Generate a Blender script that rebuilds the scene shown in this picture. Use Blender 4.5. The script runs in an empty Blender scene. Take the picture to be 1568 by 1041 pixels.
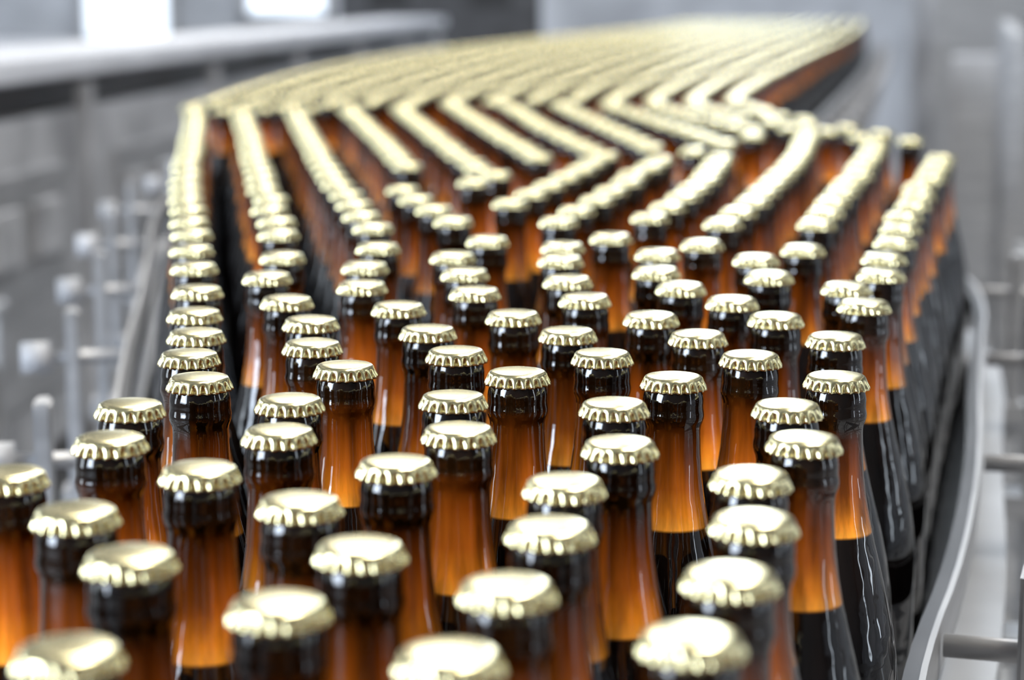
import bpy, bmesh, math, random
from mathutils import Vector, Matrix
random.seed(7)
S=bpy.context.scene
try:
    S.view_settings.view_transform='Standard'; S.view_settings.look='None'
except Exception: pass
K=1.15
DECK=1.0           # height of the conveyor belt surface
# ------------------------------------------------------------ materials
def mat(name, col, rough=0.5, metal=0.0, noise=0.0, nscale=8.0, coat=0.0, stretch=None, emis=None, estr=0, bump=0.0):
    m=bpy.data.materials.new(name); m.use_nodes=True
    nt=m.node_tree; b=nt.nodes['Principled BSDF']
    b.inputs['Base Color'].default_value=(*col,1); b.inputs['Roughness'].default_value=rough
    b.inputs['Metallic'].default_value=metal; b.inputs['Coat Weight'].default_value=coat
    if noise>0:
        tc=nt.nodes.new('ShaderNodeTexCoord'); mp=nt.nodes.new('ShaderNodeMapping')
        if stretch: mp.inputs['Scale'].default_value=stretch
        n=nt.nodes.new('ShaderNodeTexNoise'); n.inputs['Scale'].default_value=nscale; n.inputs['Detail'].default_value=4
        r=nt.nodes.new('ShaderNodeValToRGB')
        r.color_ramp.elements[0].position=0.3; r.color_ramp.elements[1].position=0.7
        r.color_ramp.elements[0].color=(*[c*(1-noise) for c in col],1)
        r.color_ramp.elements[1].color=(*[min(1,c*(1+noise)) for c in col],1)
        nt.links.new(tc.outputs['Object'],mp.inputs[0]); nt.links.new(mp.outputs[0],n.inputs['Vector'])
        nt.links.new(n.outputs['Fac'],r.inputs[0]); nt.links.new(r.outputs[0],b.inputs['Base Color'])
        if bump:
            bp=nt.nodes.new('ShaderNodeBump'); bp.inputs['Strength'].default_value=bump; bp.inputs['Distance'].default_value=0.002
            nt.links.new(n.outputs['Fac'],bp.inputs['Height']); nt.links.new(bp.outputs[0],b.inputs['Normal'])
    if emis:
        b.inputs['Emission Color'].default_value=(*emis,1); b.inputs['Emission Strength'].default_value=estr
    return m

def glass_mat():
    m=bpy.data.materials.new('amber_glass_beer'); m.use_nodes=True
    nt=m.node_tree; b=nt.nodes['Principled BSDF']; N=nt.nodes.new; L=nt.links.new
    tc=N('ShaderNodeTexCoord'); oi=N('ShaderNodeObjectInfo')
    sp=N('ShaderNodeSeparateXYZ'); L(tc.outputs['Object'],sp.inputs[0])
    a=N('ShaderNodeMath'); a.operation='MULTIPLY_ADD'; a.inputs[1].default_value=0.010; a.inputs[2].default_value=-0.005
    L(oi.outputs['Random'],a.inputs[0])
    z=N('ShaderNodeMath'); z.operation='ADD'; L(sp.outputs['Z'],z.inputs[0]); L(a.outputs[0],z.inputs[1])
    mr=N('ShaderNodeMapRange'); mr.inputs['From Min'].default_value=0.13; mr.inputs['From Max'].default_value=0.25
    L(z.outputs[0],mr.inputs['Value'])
    r=N('ShaderNodeValToRGB'); cr=r.color_ramp  # colour by height: dark beer below, neck glow of transmitted light painted in
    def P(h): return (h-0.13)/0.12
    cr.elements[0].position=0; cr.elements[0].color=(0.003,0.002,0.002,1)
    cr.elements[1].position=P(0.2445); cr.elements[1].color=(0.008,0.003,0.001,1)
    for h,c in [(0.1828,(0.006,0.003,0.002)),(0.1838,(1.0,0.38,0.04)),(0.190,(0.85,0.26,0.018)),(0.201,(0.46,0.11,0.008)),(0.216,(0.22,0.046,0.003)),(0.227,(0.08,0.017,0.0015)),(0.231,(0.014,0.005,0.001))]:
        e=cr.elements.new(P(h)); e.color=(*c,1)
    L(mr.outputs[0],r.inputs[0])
    # vertical bright and dark streaks painted into the colour, imitating refraction
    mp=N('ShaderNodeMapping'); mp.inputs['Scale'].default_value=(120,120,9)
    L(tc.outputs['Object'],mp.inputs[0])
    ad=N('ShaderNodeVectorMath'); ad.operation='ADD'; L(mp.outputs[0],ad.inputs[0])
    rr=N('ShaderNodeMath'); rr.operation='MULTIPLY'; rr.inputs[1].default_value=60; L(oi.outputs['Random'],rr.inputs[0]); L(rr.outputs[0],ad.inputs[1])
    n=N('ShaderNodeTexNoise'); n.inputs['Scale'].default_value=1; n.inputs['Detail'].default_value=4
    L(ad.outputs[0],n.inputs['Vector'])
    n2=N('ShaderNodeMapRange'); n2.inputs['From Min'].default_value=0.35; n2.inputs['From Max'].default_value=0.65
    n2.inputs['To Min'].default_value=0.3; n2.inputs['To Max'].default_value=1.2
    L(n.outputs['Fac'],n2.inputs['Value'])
    # edge darkening put into the colour, imitating absorption near the silhouette
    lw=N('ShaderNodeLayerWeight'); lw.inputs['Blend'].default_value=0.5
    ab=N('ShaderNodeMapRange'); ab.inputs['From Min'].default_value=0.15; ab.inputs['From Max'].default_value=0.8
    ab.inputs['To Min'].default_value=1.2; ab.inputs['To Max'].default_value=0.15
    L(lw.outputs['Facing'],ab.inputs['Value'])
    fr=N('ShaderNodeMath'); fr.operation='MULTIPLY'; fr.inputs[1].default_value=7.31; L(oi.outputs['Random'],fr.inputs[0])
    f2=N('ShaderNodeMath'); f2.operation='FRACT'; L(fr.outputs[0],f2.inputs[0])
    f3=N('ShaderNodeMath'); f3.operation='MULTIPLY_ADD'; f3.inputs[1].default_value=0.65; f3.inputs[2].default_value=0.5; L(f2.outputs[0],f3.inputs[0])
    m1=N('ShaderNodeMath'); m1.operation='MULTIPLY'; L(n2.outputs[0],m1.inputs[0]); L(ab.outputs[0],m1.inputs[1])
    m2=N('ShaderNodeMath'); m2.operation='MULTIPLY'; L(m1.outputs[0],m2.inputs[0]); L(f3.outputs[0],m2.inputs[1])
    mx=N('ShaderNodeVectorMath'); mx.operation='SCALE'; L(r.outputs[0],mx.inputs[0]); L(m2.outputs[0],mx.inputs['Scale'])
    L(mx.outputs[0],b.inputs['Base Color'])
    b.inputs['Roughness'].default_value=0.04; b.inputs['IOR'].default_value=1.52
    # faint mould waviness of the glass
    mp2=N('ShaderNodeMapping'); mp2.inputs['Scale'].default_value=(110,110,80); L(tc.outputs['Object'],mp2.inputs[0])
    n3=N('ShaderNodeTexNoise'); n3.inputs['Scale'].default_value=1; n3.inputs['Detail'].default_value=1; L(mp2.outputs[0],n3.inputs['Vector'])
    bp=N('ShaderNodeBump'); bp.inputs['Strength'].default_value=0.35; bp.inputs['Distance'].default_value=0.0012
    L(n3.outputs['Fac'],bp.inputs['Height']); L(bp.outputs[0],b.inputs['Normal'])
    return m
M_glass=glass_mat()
M_cap=mat('gold_crown_cap',(0.87,0.775,0.45),0.24,1.0)
M_steel=mat('brushed_steel',(0.42,0.42,0.43),0.48,0.7,noise=0.18,nscale=6,stretch=(1,1,8))
M_steel_d=mat('dark_steel',(0.08,0.08,0.085),0.4,0.6,noise=0.2,nscale=10)
M_deck=mat('conveyor_slat',(0.05,0.05,0.052),0.35,0.5,noise=0.3,nscale=30)
M_white=mat('white_enamel',(0.66,0.67,0.71),0.4,0,noise=0.08,nscale=3)
M_grey=mat('grey_enamel',(0.36,0.36,0.375),0.45,0,noise=0.35,nscale=5)
M_dark=mat('black_rubber',(0.02,0.02,0.022),0.5,0)
M_floor=mat('concrete_floor_mat',(0.42,0.415,0.41),0.35,0,noise=0.4,nscale=2.5)
M_wall=mat('plaster_light',(0.48,0.495,0.53),0.8,0,noise=0.3,nscale=1.2)
M_walld=mat('unseen_dark_wall',(0.13,0.13,0.135),0.6,0,noise=0.2,nscale=2)  # dark tone set on unseen upper walls to shape the cap reflections
M_ceil=mat('ceiling_paint',(0.20,0.20,0.20),0.9)
M_win=mat('window_daylight',(0.8,0.9,1),0.5,emis=(0.80,0.90,1.0),estr=9.0)
M_sun=mat('window_sunlit',(0.8,0.9,1),0.5,emis=(0.74,0.85,1.0),estr=12.0)
M_win2=mat('window_frosted',(0.8,0.9,1),0.5,emis=(0.84,0.91,1.0),estr=1.3)
M_lamp=mat('fluorescent_tube',(1,1,1),0.5,emis=(1.0,0.97,0.9),estr=9.0)
# ------------------------------------------------------------ helpers
def empty(name, loc=(0,0,0)):
    o=bpy.data.objects.new(name,None); o.location=loc; S.collection.objects.link(o); return o
def mesh_obj(name, bm, mats, parent=None, smooth=False):
    me=bpy.data.meshes.new(name); bm.to_mesh(me); bm.free()
    for m in (mats if isinstance(mats,(list,tuple)) else [mats]): me.materials.append(m)
    o=bpy.data.objects.new(name,me); S.collection.objects.link(o)
    if parent: o.parent=parent
    return o
def add_box(bm, c, s, rz=0, mi=0, bev=0.0):
    r=bmesh.ops.create_cube(bm,size=1.0)
    M=Matrix.Translation(c)@Matrix.Rotation(rz,4,'Z')@Matrix.Diagonal((*s,1))
    bmesh.ops.transform(bm,matrix=M,verts=r['verts'])
    fs={f for v in r['verts'] for f in v.link_faces}
    for f in fs: f.material_index=mi
    if bev>0:
        es={e for v in r['verts'] for e in v.link_edges}
        q=bmesh.ops.bevel(bm,geom=list(es),offset=bev,segments=2,affect='EDGES')
        for f in q['faces']: f.material_index=mi
def add_cyl(bm, a, b, r, n=20, mi=0, r2=None):
    a=Vector(a); b=Vector(b); d=b-a
    q=bmesh.ops.create_cone(bm,cap_ends=True,segments=n,radius1=r,radius2=r if r2 is None else r2,depth=d.length)
    M=Matrix.Translation((a+b)/2)@d.to_track_quat('Z','Y').to_matrix().to_4x4()
    bmesh.ops.transform(bm,matrix=M,verts=q['verts'])
    for f in {f for v in q['verts'] for f in v.link_faces}: f.material_index=mi; f.smooth=len(f.verts)==4
def lathe(bm, prof, n, mi=0, flute=0):
    rings=[]
    for q in prof:
        r,z=q[0],q[1]; amp=q[2] if len(q)>2 else 0
        ring=[]
        if r==0: ring=[bm.verts.new((0,0,z))]
        else:
            for i in range(n):
                t=2*math.pi*i/n
                c=math.cos(flute*t); c=c if c>0 else c*1.6
                rr=r+amp*c
                ring.append(bm.verts.new((rr*math.cos(t),rr*math.sin(t),z)))
        rings.append(ring)
    for A,B in zip(rings,rings[1:]):
        for i in range(n):
            j=(i+1)%n
            if len(A)==1 and len(B)==1: continue
            if len(A)==1: f=bm.faces.new((A[0],B[i],B[j]))
            elif len(B)==1: f=bm.faces.new((A[i],B[0],A[j]))
            else: f=bm.faces.new((A[i],B[i],B[j],A[j]))
            f.material_index=mi; f.smooth=True
def offset(pts, o):
    out=[]
    for i,pt in enumerate(pts):
        a=Vector(pts[max(0,i-1)]); b=Vector(pts[min(len(pts)-1,i+1)])
        t=(b-a).normalized(); nrm=Vector((t.y,-t.x))
        out.append((pt[0]+nrm.x*o, pt[1]+nrm.y*o))
    return out
def smooth_line(pts, it=2):
    for _ in range(it):
        q=[pts[0]]
        for a,b in zip(pts,pts[1:]):
            q.append((a[0]*.75+b[0]*.25,a[1]*.75+b[1]*.25)); q.append((a[0]*.25+b[0]*.75,a[1]*.25+b[1]*.75))
        q.append(pts[-1]); pts=q
    return pts
def add_wallstrip(bm, pts, o1, o2, z1, z2, mi=0):
    A=offset(pts,o1); B=offset(pts,o2)
    for i in range(len(pts)-1):
        v=[bm.verts.new((*q,z)) for z in (z1,z2) for q in (A[i],A[i+1],B[i+1],B[i])]
        for f in ((0,1,2,3),(7,6,5,4),(0,4,5,1),(3,2,6,7)):
            ff=bm.faces.new([v[k] for k in f]); ff.material_index=mi
        if i==0: bm.faces.new([v[k] for k in (0,3,7,4)]).material_index=mi
        if i==len(pts)-2: bm.faces.new([v[k] for k in (1,5,6,2)]).material_index=mi
# ------------------------------------------------------------ bottle prototype
def bottle_mesh():
    bm=bmesh.new(); k=0.001
    cap=[(0,250.35),(4,250.31),(7.5,250.16),(10,249.93),(11.5,249.65),(12.3,249.25),(12.9,248.5),(13.15,247.5,.15),(13.3,246.5,.5),(13.5,245.5,.85),(13.75,244.6,1.0),(13.95,243.8,1.0),(13.6,243.5,.8),(12.0,243.9,.2)]
    lathe(bm,[(q[0]*k,q[1]*k,(q[2] if len(q)>2 else 0)*k) for q in cap],168,1,21)
    pr=[(11.9,244.8),(12.5,242.8),(13.0,240.8),(13.25,239.0),(13.2,237),(13.2,235.4),(13.5,233.8),(13.65,232.4),(13.5,230.8),(13.0,229.2),(12.5,227.9),(12.2,226),(12.2,223),(12.5,215),(13.3,205),(14.5,196),(16.4,186),(19.0,174.5),(22.1,162.5),(25.3,149.5),(27.9,137.5),(29.8,125),(30.8,113),(31,102),(31,14),(30.2,6),(27.5,1.2),(23,0),(0,2.5)]
    lathe(bm,[(a*k,b*k) for a,b in pr],56,0)
    me=bpy.data.meshes.new('beer_bottle_mesh'); bm.to_mesh(me); bm.free()
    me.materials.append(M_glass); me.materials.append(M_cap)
    return me
BM=bottle_mesh()
MIN=.0628
NEAR=[(-112,452),(-66,485),(-18,447),(47,460),(-1,500),(62,513),(-115,531),(-48,537),(12,560),(77,568),(-143,578),(-71,593),(18,613),(84,623),(-109,630),(-43,636),(-173,623),(41,668),(109,675),(-154,673),(-89,686),(-21,691),(-158,731),(-92,741),(-25,744),(42,734),(111,731),(-136,784),(-75,809),(2,795),(69,784),(140,788),(-152,838),(-96,863),(-25,844),(42,838),(110,833),(-157,890),
(-103,926),(-41,899),(27,895),(92,885),(158,880),(-167,951),(-124,992),(-61,971),(2,942),(71,940),(137,936),(-179,1026),(-145,1078),(-87,1044),(-21,1021),(42,997),(120,988),(191,978),(-196,1117),(-145,1162),(-91,1120),(-28,1091),(32,1063),(95,1039),(155,1081),(192,1037),(-210,1195),(-90,1204),(-36,1162),(30,1145),(88,1099),(156,1151),(221,1088),(-17,1240),(34,1210),(68,1253),(93,1174),(128,1220),(192,1192),(237,1159),(-61,412),
(-180,500),(-205,575)]
ROWS=[[(-.224,1.273),(-.274,1.531),(-.349,1.981),(-.453,2.638)],[(-.157,1.24),(-.215,1.583),(-.388,2.638)],[(-.101,1.309),(-.123,1.438),(-.179,1.76),(-.313,2.638)],[(-.099,1.747),(-.143,2.067),(-.245,2.713)],[(-.031,1.747),(-.077,2.067),(-.175,2.76)],[(.034,1.842),(-.019,2.211),(-.093,2.792)],[(.096,1.901),(.052,2.211),(-.014,2.825)],[(.158,1.964),(.126,2.263),(.066,2.825)],[(.238,2.049),(.193,2.4),(.141,2.825)],[(.3,2.211),(.245,2.501),(.214,2.792)],[(.309,2.376),(.279,2.744)],
[(-.037,1.316),(-.07,1.46),(-.103,1.61)],[(-.055,1.557),(-.022,1.667),(.026,1.842)],[(-.010,1.429),(.035,1.61),(.092,1.864)],[(.035,1.345),(.060,1.447),(.098,1.621),(.153,1.864)],[(.096,1.335),(.160,1.583),(.222,1.917)],[(.156,1.335),(.215,1.557),(.299,1.901),(.351,2.161)],[(.213,1.298),(.275,1.531),(.363,1.864),(.422,2.113)],[(.259,1.233),(.327,1.483),(.448,1.901)]]
def resample(pts, st, s0=0.0):
    out=[]; need=s0
    for a,b in zip(pts,pts[1:]):
        a=Vector(a); b=Vector(b); L=(b-a).length; t=need
        while t<=L:
            out.append(tuple(a+(b-a)*(t/L))); t+=st
        need=t-L
    return out
LEFT=smooth_line([(-.255,-.5),(-.255,.62*K),(-.2,.76*K),(-.2,.87*K),(-.25,1.15*K),(-.325,1.54*K),(-.39,1.98*K),(-.505,2.6*K),(-.515,2.96*K),(-.49,3.78*K),(-.36,4.94*K),(0,6.45*K),(.60,8.63*K),(1.00,10.8*K)],2)
RIGHT=smooth_line([(.12,-.5),(.12,.50*K),(.15,.70*K),(.185,.83*K),(.24,.98*K),(.305,1.2*K),(.375,1.483*K),(.49,1.9*K),(.49,2.2*K),(.40,2.55*K),(.40,2.96*K),(.68,4.25*K),(1.23,6.6*K),(1.58,8.2*K),(1.9,9.8*K),(2.1,10.8*K)],2)
def xat(line,y):
    for a,b in zip(line,line[1:]):
        if a[1]<=y<=b[1] and b[1]>a[1]: return a[0]+(b[0]-a[0])*(y-a[1])/(b[1]-a[1])
    return line[-1][0]
P=[(x/1000,y/1000*K) for x,y in NEAR]
def far_enough(q,L,d): return all((q[0]-a[0])**2+(q[1]-a[1])**2>d*d for a in L)
for ri,r in enumerate(ROWS):
    for q in resample(smooth_line([(x,y*K) for x,y in r],1),0.084,0.04*(ri%2)):
        if far_enough(q,P,0.048): P.append(q)
for j in range(4):
    for i in range(4):
        q=(-.13+.067*i+(.033 if j%2 else 0), .40-.06*j)
        if far_enough(q,P,0.066): P.append(q)
P=[Vector(q) for q in P]; A=[q.copy() for q in P]
for it in range(130):
    for i in range(len(P)):
        for j in range(i+1,len(P)):
            dv=P[j]-P[i]
            if abs(dv.y)<.065 and abs(dv.x)<.065:
                L=dv.length
                if L<MIN and L>1e-6:
                    c=dv*((MIN-L)/L*.5); P[i]-=c; P[j]+=c
    if it<90:
        for i in range(len(P)): P[i]+=(A[i]-P[i])*.06
# fill the remaining pockets where the lanes merge
y=1.95*K
while y<2.75*K:
    x=xat(LEFT,y)+.036
    while x<xat(RIGHT,y)-.036:
        q=Vector((x,y))
        if all((q-a).length>.067 for a in P if abs(a.y-y)<.07): P.append(q)
        x+=.006
    y+=.012
LB=smooth_line([(-.46,2.68*K),(-.47,2.96*K),(-.45,3.78*K),(-.32,4.94*K),(.04,6.45*K),(.64,8.63*K),(1.04,10.8*K)],2)
RB=smooth_line([(.33,2.66*K),(.35,2.96*K),(.63,4.25*K),(1.18,6.6*K),(1.53,8.2*K),(1.85,9.8*K),(2.05,10.8*K)],2)
def even(line,n):
    L=sum((Vector(b)-Vector(a)).length for a,b in zip(line,line[1:]))
    return resample(line,L/(n+.001))[:n+1]
LE=even(LB,200); RE=even(RB,200)
far=[]
for k in range(14):
    f=k/13
    row=[(l[0]*(1-f)+r[0]*f,l[1]*(1-f)+r[1]*f) for l,r in zip(LE,RE)]
    for q in resample(row,.082,(.041 if k%2 else 0.0)):
        q=Vector(q)
        if all((q-a).length>.0635 for a in P+far[-160:] if abs(a.y-q.y)<.07): far.append(q)
ALL=P+far
grp=empty('beer_bottles',(0,1,DECK))
for i,q in enumerate(ALL):
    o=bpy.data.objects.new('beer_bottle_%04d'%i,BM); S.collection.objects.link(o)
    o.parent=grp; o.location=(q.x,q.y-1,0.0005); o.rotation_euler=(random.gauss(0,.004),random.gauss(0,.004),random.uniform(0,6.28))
# ------------------------------------------------------------ conveyor
conv=empty('bottle_conveyor',(0,0,0))
bm=bmesh.new(); n=120
a=even(LEFT,n); b=even(RIGHT,n); m=min(len(a),len(b))
va=[bm.verts.new((*q,DECK)) for q in a[:m]]; vb=[bm.verts.new((*q,DECK)) for q in b[:m]]
vc=[bm.verts.new((*q,DECK-.03)) for q in a[:m]]; vd=[bm.verts.new((*q,DECK-.03)) for q in b[:m]]
for i in range(m-1):
    bm.faces.new((va[i],vb[i],vb[i+1],va[i+1])); bm.faces.new((vc[i+1],vd[i+1],vd[i],vc[i]))
    bm.faces.new((va[i],va[i+1],vc[i+1],vc[i])); bm.faces.new((vb[i+1],vb[i],vd[i],vd[i+1]))
mesh_obj('belt_deck',bm,M_deck,conv)
for nm,line,sg in (('left',LEFT,-1),('right',RIGHT,1)):
    bm=bmesh.new()
    def st(o1,o2,z1,z2,mi):
        lo,hi=sorted((sg*o1,sg*o2)); add_wallstrip(bm,line,lo,hi,z1,z2,mi)
    st(.000,.004,.90,1.035,0)
    st(.004,.030,1.027,1.035,0)
    st(.026,.030,.93,1.027,0)
    st(.000,.008,1.085,1.105,1)
    st(.008,.011,1.080,1.108,0)
    mesh_obj('side_rail_'+nm,bm,[M_steel,M_steel_d],conv)
    bm=bmesh.new()
    pts=resample(line,.42,.25)
    for q in pts:
        i=min(range(len(line)),key=lambda k:(line[k][0]-q[0])**2+(line[k][1]-q[1])**2)
        i=max(1,min(len(line)-2,i)); t=(Vector(line[i+1])-Vector(line[i-1])).normalized(); nr=Vector((t.y,-t.x))*sg
        c=Vector(q)+nr*.055; rz=math.atan2(nr.y,nr.x)
        add_box(bm,(c.x,c.y,1.04),(.012,.03,.20),rz,0,.002)
        e=Vector(q)+nr*.013; add_cyl(bm,(e.x,e.y,1.0975),(c.x+nr.x*.045,c.y+nr.y*.045,1.0975),.006,12,0)
        add_cyl(bm,(c.x+nr.x*.02,c.y+nr.y*.02,1.0975),(c.x+nr.x*.045,c.y+nr.y*.045,1.0975),.014,10,2)
        e=Vector(q)+nr*.03; add_box(bm,((e.x+c.x)/2,(e.y+c.y)/2,.97),(.05,.04,.02),rz,0)
    mesh_obj('rail_brackets_'+nm,bm,[M_steel,M_dark,M_grey],conv)
bm=bmesh.new()
for i in range(6,m-2,12):
    for q,s in ((a[i],1),(b[i],-1)):
        add_box(bm,(q[0]+s*.03,q[1],.485),(.05,.05,.97),0,0,.004)
        add_cyl(bm,(q[0]+s*.03,q[1],0),(q[0]+s*.03,q[1],.03),.05,16,1)
    A_,B_=Vector(a[i]),Vector(b[i]); c=(A_+B_)/2; d=B_-A_
    add_box(bm,(c.x,c.y,.4),(d.length-.06,.04,.04),math.atan2(d.y,d.x),0)
    add_box(bm,(c.x,c.y,.92),(d.length-.02,.05,.06),math.atan2(d.y,d.x),0)
mesh_obj('support_legs',bm,[M_steel,M_dark],conv)
# ------------------------------------------------------------ neighbouring equipment
def side_conveyor(name,x1,y1,x2,y2,w,h):
    e=empty(name); bm=bmesh.new(); d=Vector((x2-x1,y2-y1)); L=d.length; rz=math.atan2(d.y,d.x); u=d/L; nr=Vector((u.y,-u.x))
    c=Vector(((x1+x2)/2,(y1+y2)/2))
    add_box(bm,(c.x,c.y,h-.02),(L,w,.03),rz,2)
    for s in (-1,1):
        q=c+nr*s*w/2; add_box(bm,(q.x,q.y,h-.04),(L,.012,.12),rz,0,.002)
        q=c+nr*s*(w/2+.015); add_cyl(bm,(q.x-u.x*L/2,q.y-u.y*L/2,h+.10),(q.x+u.x*L/2,q.y+u.y*L/2,h+.10),.008,12,0)
        k=int(L/.5)
        for i in range(k+1):
            t=c+nr*s*(w/2+.015)+u*(-L/2+.05+i*(L-.1)/k)
            add_box(bm,(t.x,t.y,h),(.025,.012,.22),rz,0)
            if i%2==0: add_box(bm,(t.x-nr.x*s*.03,t.y-nr.y*s*.03,h/2-.04),(.045,.045,h-.08),rz,0)
    for i in range(int(L/.25)):
        t=c+u*(-L/2+.12+i*.25); add_cyl(bm,(t.x-nr.x*w*.48,t.y-nr.y*w*.48,h),(t.x+nr.x*w*.48,t.y+nr.y*w*.48,h),.018,12,1 if i%3==0 else 0)
    mesh_obj('frame',bm,[M_steel,M_dark,M_grey],e)
side_conveyor('return_conveyor',.72,.2,1.02,3.6,.26,.88)
side_conveyor('crate_conveyor',-.82,.0,-.95,3.2,.30,.84)
e=empty('machine_housing'); bm=bmesh.new()
d=Vector((.78,8.6)); L=d.length; rz=math.atan2(d.y,d.x); c=Vector((-1.15,3.4))+d/2
nr=Vector((d.y,-d.x)).normalized(); c=c-nr*.18
add_box(bm,(c.x,c.y,1.245),(L,.36,.05),rz,0,.006)
add_box(bm,(c.x-nr.x*.03,c.y-nr.y*.03,1.18),(L-.04,.26,.08),rz,1)
add_box(bm,(c.x,c.y,.77),(L-.02,.34,.74),rz,2,.004)
for i in range(7):
    q=c+d.normalized()*(-L/2+.3+i*(L-.6)/6)+nr*.165
    add_box(bm,(q.x,q.y,.60),(.06,.03,1.2),rz,2,.003)
    if i<6:
        q2=q+d.normalized()*(L-.6)/12; add_box(bm,(q2.x,q2.y,.78),(.9,.03,.5),rz,3,.003)
        for s in (-1,0,1):
            q3=q2+d.normalized()*s*.28+nr*.02; add_box(bm,(q3.x,q3.y,.9),(.18,.02,.12),rz,2,.003)
add_box(bm,(c.x,c.y,.2),(L-.1,.28,.36),rz,1)
mesh_obj('housing',bm,[M_white,M_steel_d,M_grey,M_steel],e)
def cabinet(name,x,y,w,dp,h,m,rz=0):
    e=empty(name); bm=bmesh.new()
    add_box(bm,(x,y,.05),(w*.94,dp*.94,.10),rz,1)
    add_box(bm,(x,y,.1+(h-.1)/2),(w,dp,h-.1),rz,0,.01)
    n=max(1,int(w/.6)); R=Matrix.Rotation(rz,3,'Z')
    for i in range(n):
        cx=-w/2+(i+.5)*w/n; q=R@Vector((cx,-dp/2-.012,0)); add_box(bm,(x+q.x,y+q.y,.1+(h-.1)/2),(w/n-.05,.024,h-.22),rz,2,.004)
        q=R@Vector((cx+w/n*.36,-dp/2-.04,0)); add_box(bm,(x+q.x,y+q.y,h*.55),(.02,.03,.16),rz,1,.004)
        q=R@Vector((cx,-dp/2-.03,0)); add_box(bm,(x+q.x,y+q.y,h*.8),(w/n*.4,.02,.12),rz,1)
    mesh_obj('body',bm,m,e)
cabinet('control_cabinet',2.55,11.8,.55,.5,1.9,[M_grey,M_dark,M_steel])
cabinet('control_cabinet',-3.0,11.5,1.8,.5,1.15,[M_white,M_steel,M_white])
cabinet('electrical_cabinet',2.08,8.8,.5,.45,1.15,[M_grey,M_steel,M_steel],-.2)
cabinet('labelling_machine',-.5,15.0,1.4,.6,1.7,[M_steel_d,M_dark,M_steel_d])
cabinet('washing_machine',-2.6,5.6,1.2,.7,1.0,[M_white,M_steel_d,M_steel],.1)
cabinet('filling_machine',3.9,16.2,1.6,.8,1.5,[M_grey,M_grey,M_steel])
def tank(name,x,y,r,z0,h):
    e=empty(name); bm=bmesh.new()
    pr=[(0,z0+h+r*.35),(r*.4,z0+h+r*.32),(r*.75,z0+h+r*.2),(r*.95,z0+h+r*.06),(r,z0+h),(r,z0),(r*.8,z0-r*.2),(r*.3,z0-r*.5),(0,z0-r*.55)]
    t=bmesh.new(); lathe(t,pr,48,0); bmesh.ops.translate(t,vec=(x,y,0),verts=t.verts)
    me=bpy.data.meshes.new('tmp'); t.to_mesh(me); t.free(); bm.from_mesh(me)
    for i in range(4):
        a_=math.pi/4+i*math.pi/2; add_cyl(bm,(x+r*.85*math.cos(a_),y+r*.85*math.sin(a_),0),(x+r*.85*math.cos(a_),y+r*.85*math.sin(a_),z0+.1),.04,12,0)
    for zz in (z0+.1,z0+h*.5,z0+h-.05): add_cyl(bm,(x,y,zz-.02),(x,y,zz+.02),r*1.015,48,0)
    mesh_obj('vessel',bm,M_steel,e)
tank('steel_tank',4.2,13.2,.7,.8,1.6); tank('steel_tank',6.2,13,.7,.8,1.6); tank('steel_tank',-5.2,13.5,.8,.8,1.8)
# guard fence beside the far lane
e=empty('guard_fence'); bm=bmesh.new()
p0=Vector((1.12,4.7)); p1=Vector((1.72,7.4)); u=(p1-p0).normalized(); L=(p1-p0).length; rz=math.atan2(u.y,u.x)
for i in range(6):
    t=p0+u*L*i/5; add_box(bm,(t.x,t.y,.66),(.045,.045,1.32),rz,0,.003); add_box(bm,(t.x,t.y,.01),(.12,.12,.02),rz,0)
for zz in (.15,.55,.95,1.30):
    c=(p0+p1)/2; add_box(bm,(c.x,c.y,zz),(L,.03,.04),rz,0)
for i in range(60):
    t=p0+u*L*(i+.5)/60; add_cyl(bm,(t.x,t.y,.15),(t.x,t.y,1.3),.004,6,0)
mesh_obj('bars',bm,[M_steel],e)
e=empty('pipe_rack'); bm=bmesh.new()
for i,(zz,r) in enumerate(((.35,.03),(.5,.02),(.65,.03),(.95,.02),(1.15,.025))):
    add_cyl(bm,(1.55+.02*i,.6,zz),(1.65+.02*i,4.3,zz),r,16,i%2)
for k in range(4):
    yy=.8+k*1.1; add_box(bm,(1.60+.027*(yy-.6),yy,.65),(.05,.05,1.3),0,0,.003)
mesh_obj('pipes',bm,[M_steel,M_grey],e)
# ------------------------------------------------------------ hall
def shell(name,c,s,m):
    bm=bmesh.new(); add_box(bm,c,s); return mesh_obj(name,bm,m)
X0,X1,Y0,Y1,HH=-7,8,-5.5,18,6
shell('floor',((X0+X1)/2,(Y0+Y1)/2,-.05),(X1-X0,Y1-Y0,.1),M_floor)
shell('ceiling',((X0+X1)/2,(Y0+Y1)/2,HH+.05),(X1-X0,Y1-Y0,.1),M_ceil)
def wall2(name,c,s):
    bm=bmesh.new(); add_box(bm,(c[0],c[1],1.05),(s[0],s[1],2.1),0,0); add_box(bm,(c[0],c[1],(HH+2.1)/2),(s[0],s[1],HH-2.1),0,1)
    mesh_obj(name,bm,[M_wall,M_walld])
wall2('wall_back',((X0+X1)/2,Y1+.1),(X1-X0,.2))
shell('wall_front',((X0+X1)/2,Y0-.1,HH/2),(X1-X0,.2,HH),M_walld)
wall2('wall_left',(X0-.1,(Y0+Y1)/2),(.2,Y1-Y0))
wall2('wall_right',(X1+.1,(Y0+Y1)/2),(.2,Y1-Y0))
wn=0
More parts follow.
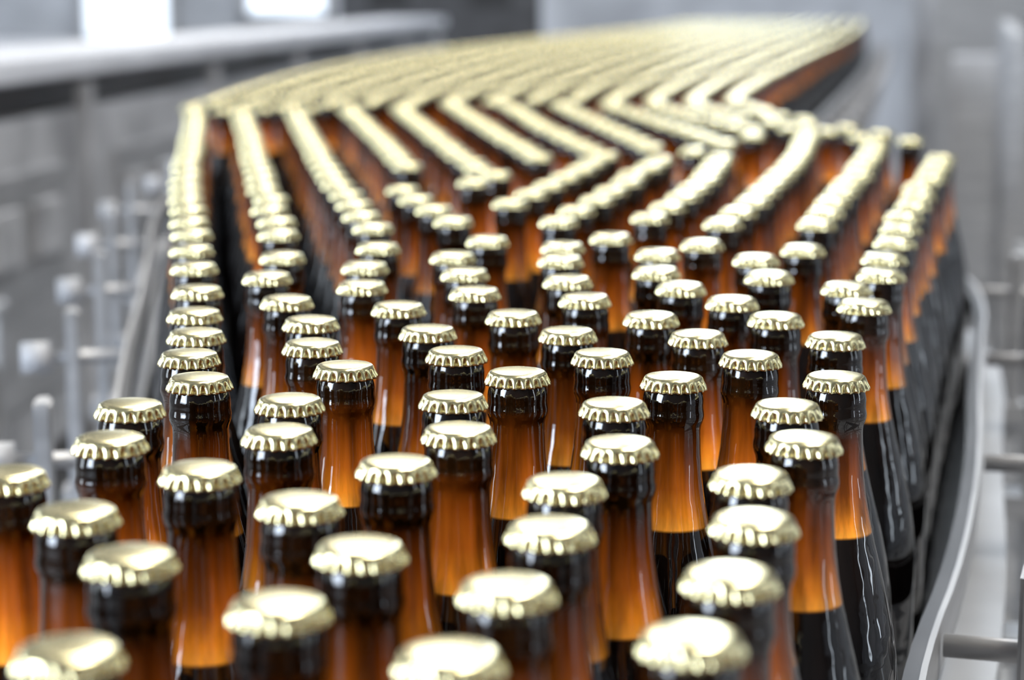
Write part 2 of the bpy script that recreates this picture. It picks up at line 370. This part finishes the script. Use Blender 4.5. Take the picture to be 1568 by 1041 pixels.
def window(c,w,h,axis,m=None):
    global wn; wn+=1
    e=empty('window_%d'%wn); bm=bmesh.new(); rz=0 if axis=='x' else math.pi/2
    if axis=='z': add_box(bm,c,(w,h,.03),0,0)
    else: add_box(bm,c,(w,.03,h),rz,0)
    R=Matrix.Rotation(rz if axis!='z' else 0,3,'Z')
    if axis=='z':
        for k in (-1,1): add_box(bm,(c[0]+k*w/2,c[1],c[2]),(.06,h,.08),0,1)
        for k in range(9): add_box(bm,(c[0],c[1]-h/2+k*h/8,c[2]),(w,.05,.08),0,1)
    else:
        nn=3 if w>1 else 1
        for k in range(nn+1):
            q=R@Vector((-w/2+k*w/nn,0,0)); add_box(bm,(c[0]+q.x,c[1]+q.y,c[2]),(.06,.08,h+.06),rz,1)
        for k in range(4): add_box(bm,(c[0],c[1],c[2]-h/2+k*h/3),(w+.06,.08,.06),rz,1)
    mesh_obj('glazing',bm,[m or M_win,M_grey],e)
window((X0+.04,-3.2,3.2),3.6,4.4,'y',M_sun)
window((X0+.04,1.6,2.7),1.2,4.4,'y')
for yy in (7.5,14.5): window((X0+.04,yy,3.6),2.0,3.0,'y')
for yy in (-2.5,1.5): window((X1-.04,yy,2.6),.5,4.4,'y')  # narrow strips added out of view to give the glass thin bright streaks
for xx,w_,h_,z_ in ((-5.2,1.2,2.0,2.0),(-3.25,.75,2.0,2.0),(-1.9,.7,1.2,1.8)): window((xx,Y1-.04,z_),w_,h_,'x',M_win2)
window((2.0,Y1-.04,4.1),1.3,3.4,'x')
window((1.7,10.0,HH-.04),.9,13.0,'z')  # glowing ceiling strip added out of view for highlights on the cap tops
ln=empty('ceiling_lamps'); bm=bmesh.new()
for xx in (-3.5,5.5):
    for yy in (-3,1,5,9,13):
        add_box(bm,(xx,yy,HH-.55),(.22,1.5,.06),0,1,.005)
        for s in (-.05,.05): add_cyl(bm,(xx+s,yy-.7,HH-.6),(xx+s,yy+.7,HH-.6),.018,10,0)
        for s in (-.6,.6): add_cyl(bm,(xx,yy+s,HH-.52),(xx,yy+s,HH),.005,6,1)
mesh_obj('tubes',bm,[M_lamp,M_white],ln)
def area(name,loc,rot,sx,sy,pw,col):
    l=bpy.data.lights.new(name,'AREA'); l.shape='RECTANGLE'; l.size=sx; l.size_y=sy; l.energy=pw; l.color=col
    o=bpy.data.objects.new(name,l); o.location=loc; o.rotation_euler=rot; S.collection.objects.link(o); return o
area('overhead_light',(1.5,.5,5.2),(0,0,0),1.6,3,310,(1,.96,.88))
area('overhead_light.001',(-.5,7,5.2),(0,0,0),1.2,5,260,(1,.97,.92))
area('overhead_light.002',(0.5,15,5.4),(0,0,0),6,1.5,190,(.93,.96,1))
o=area('added_side_fill',(-3.2,-1.1,2.2),(0,0,0),1.5,1.7,150,(.74,.85,1))  # lamp added out of view to put bluish glints on the bottle necks
o.rotation_euler=(Vector((0,.9,1.2))-Vector(o.location)).to_track_quat('-Z','Y').to_euler()
w=bpy.data.worlds.new('World'); S.world=w; w.use_nodes=True
w.node_tree.nodes['Background'].inputs[0].default_value=(.8,.88,1,1); w.node_tree.nodes['Background'].inputs[1].default_value=.5
# ------------------------------------------------------------ camera
FD=2800*K
cam=bpy.data.cameras.new('camera'); co=bpy.data.objects.new('camera',cam); S.collection.objects.link(co)
pitch=math.atan(534/FD)
co.location=(0,0,DECK+.2465+.169); co.rotation_euler=(math.pi/2-pitch,0,0)
cam.sensor_width=36; cam.lens=36*FD/1568
cam.clip_start=.02; cam.clip_end=100
cam.dof.use_dof=True; cam.dof.focus_distance=.925; cam.dof.aperture_fstop=cam.lens/10.2
S.camera=co
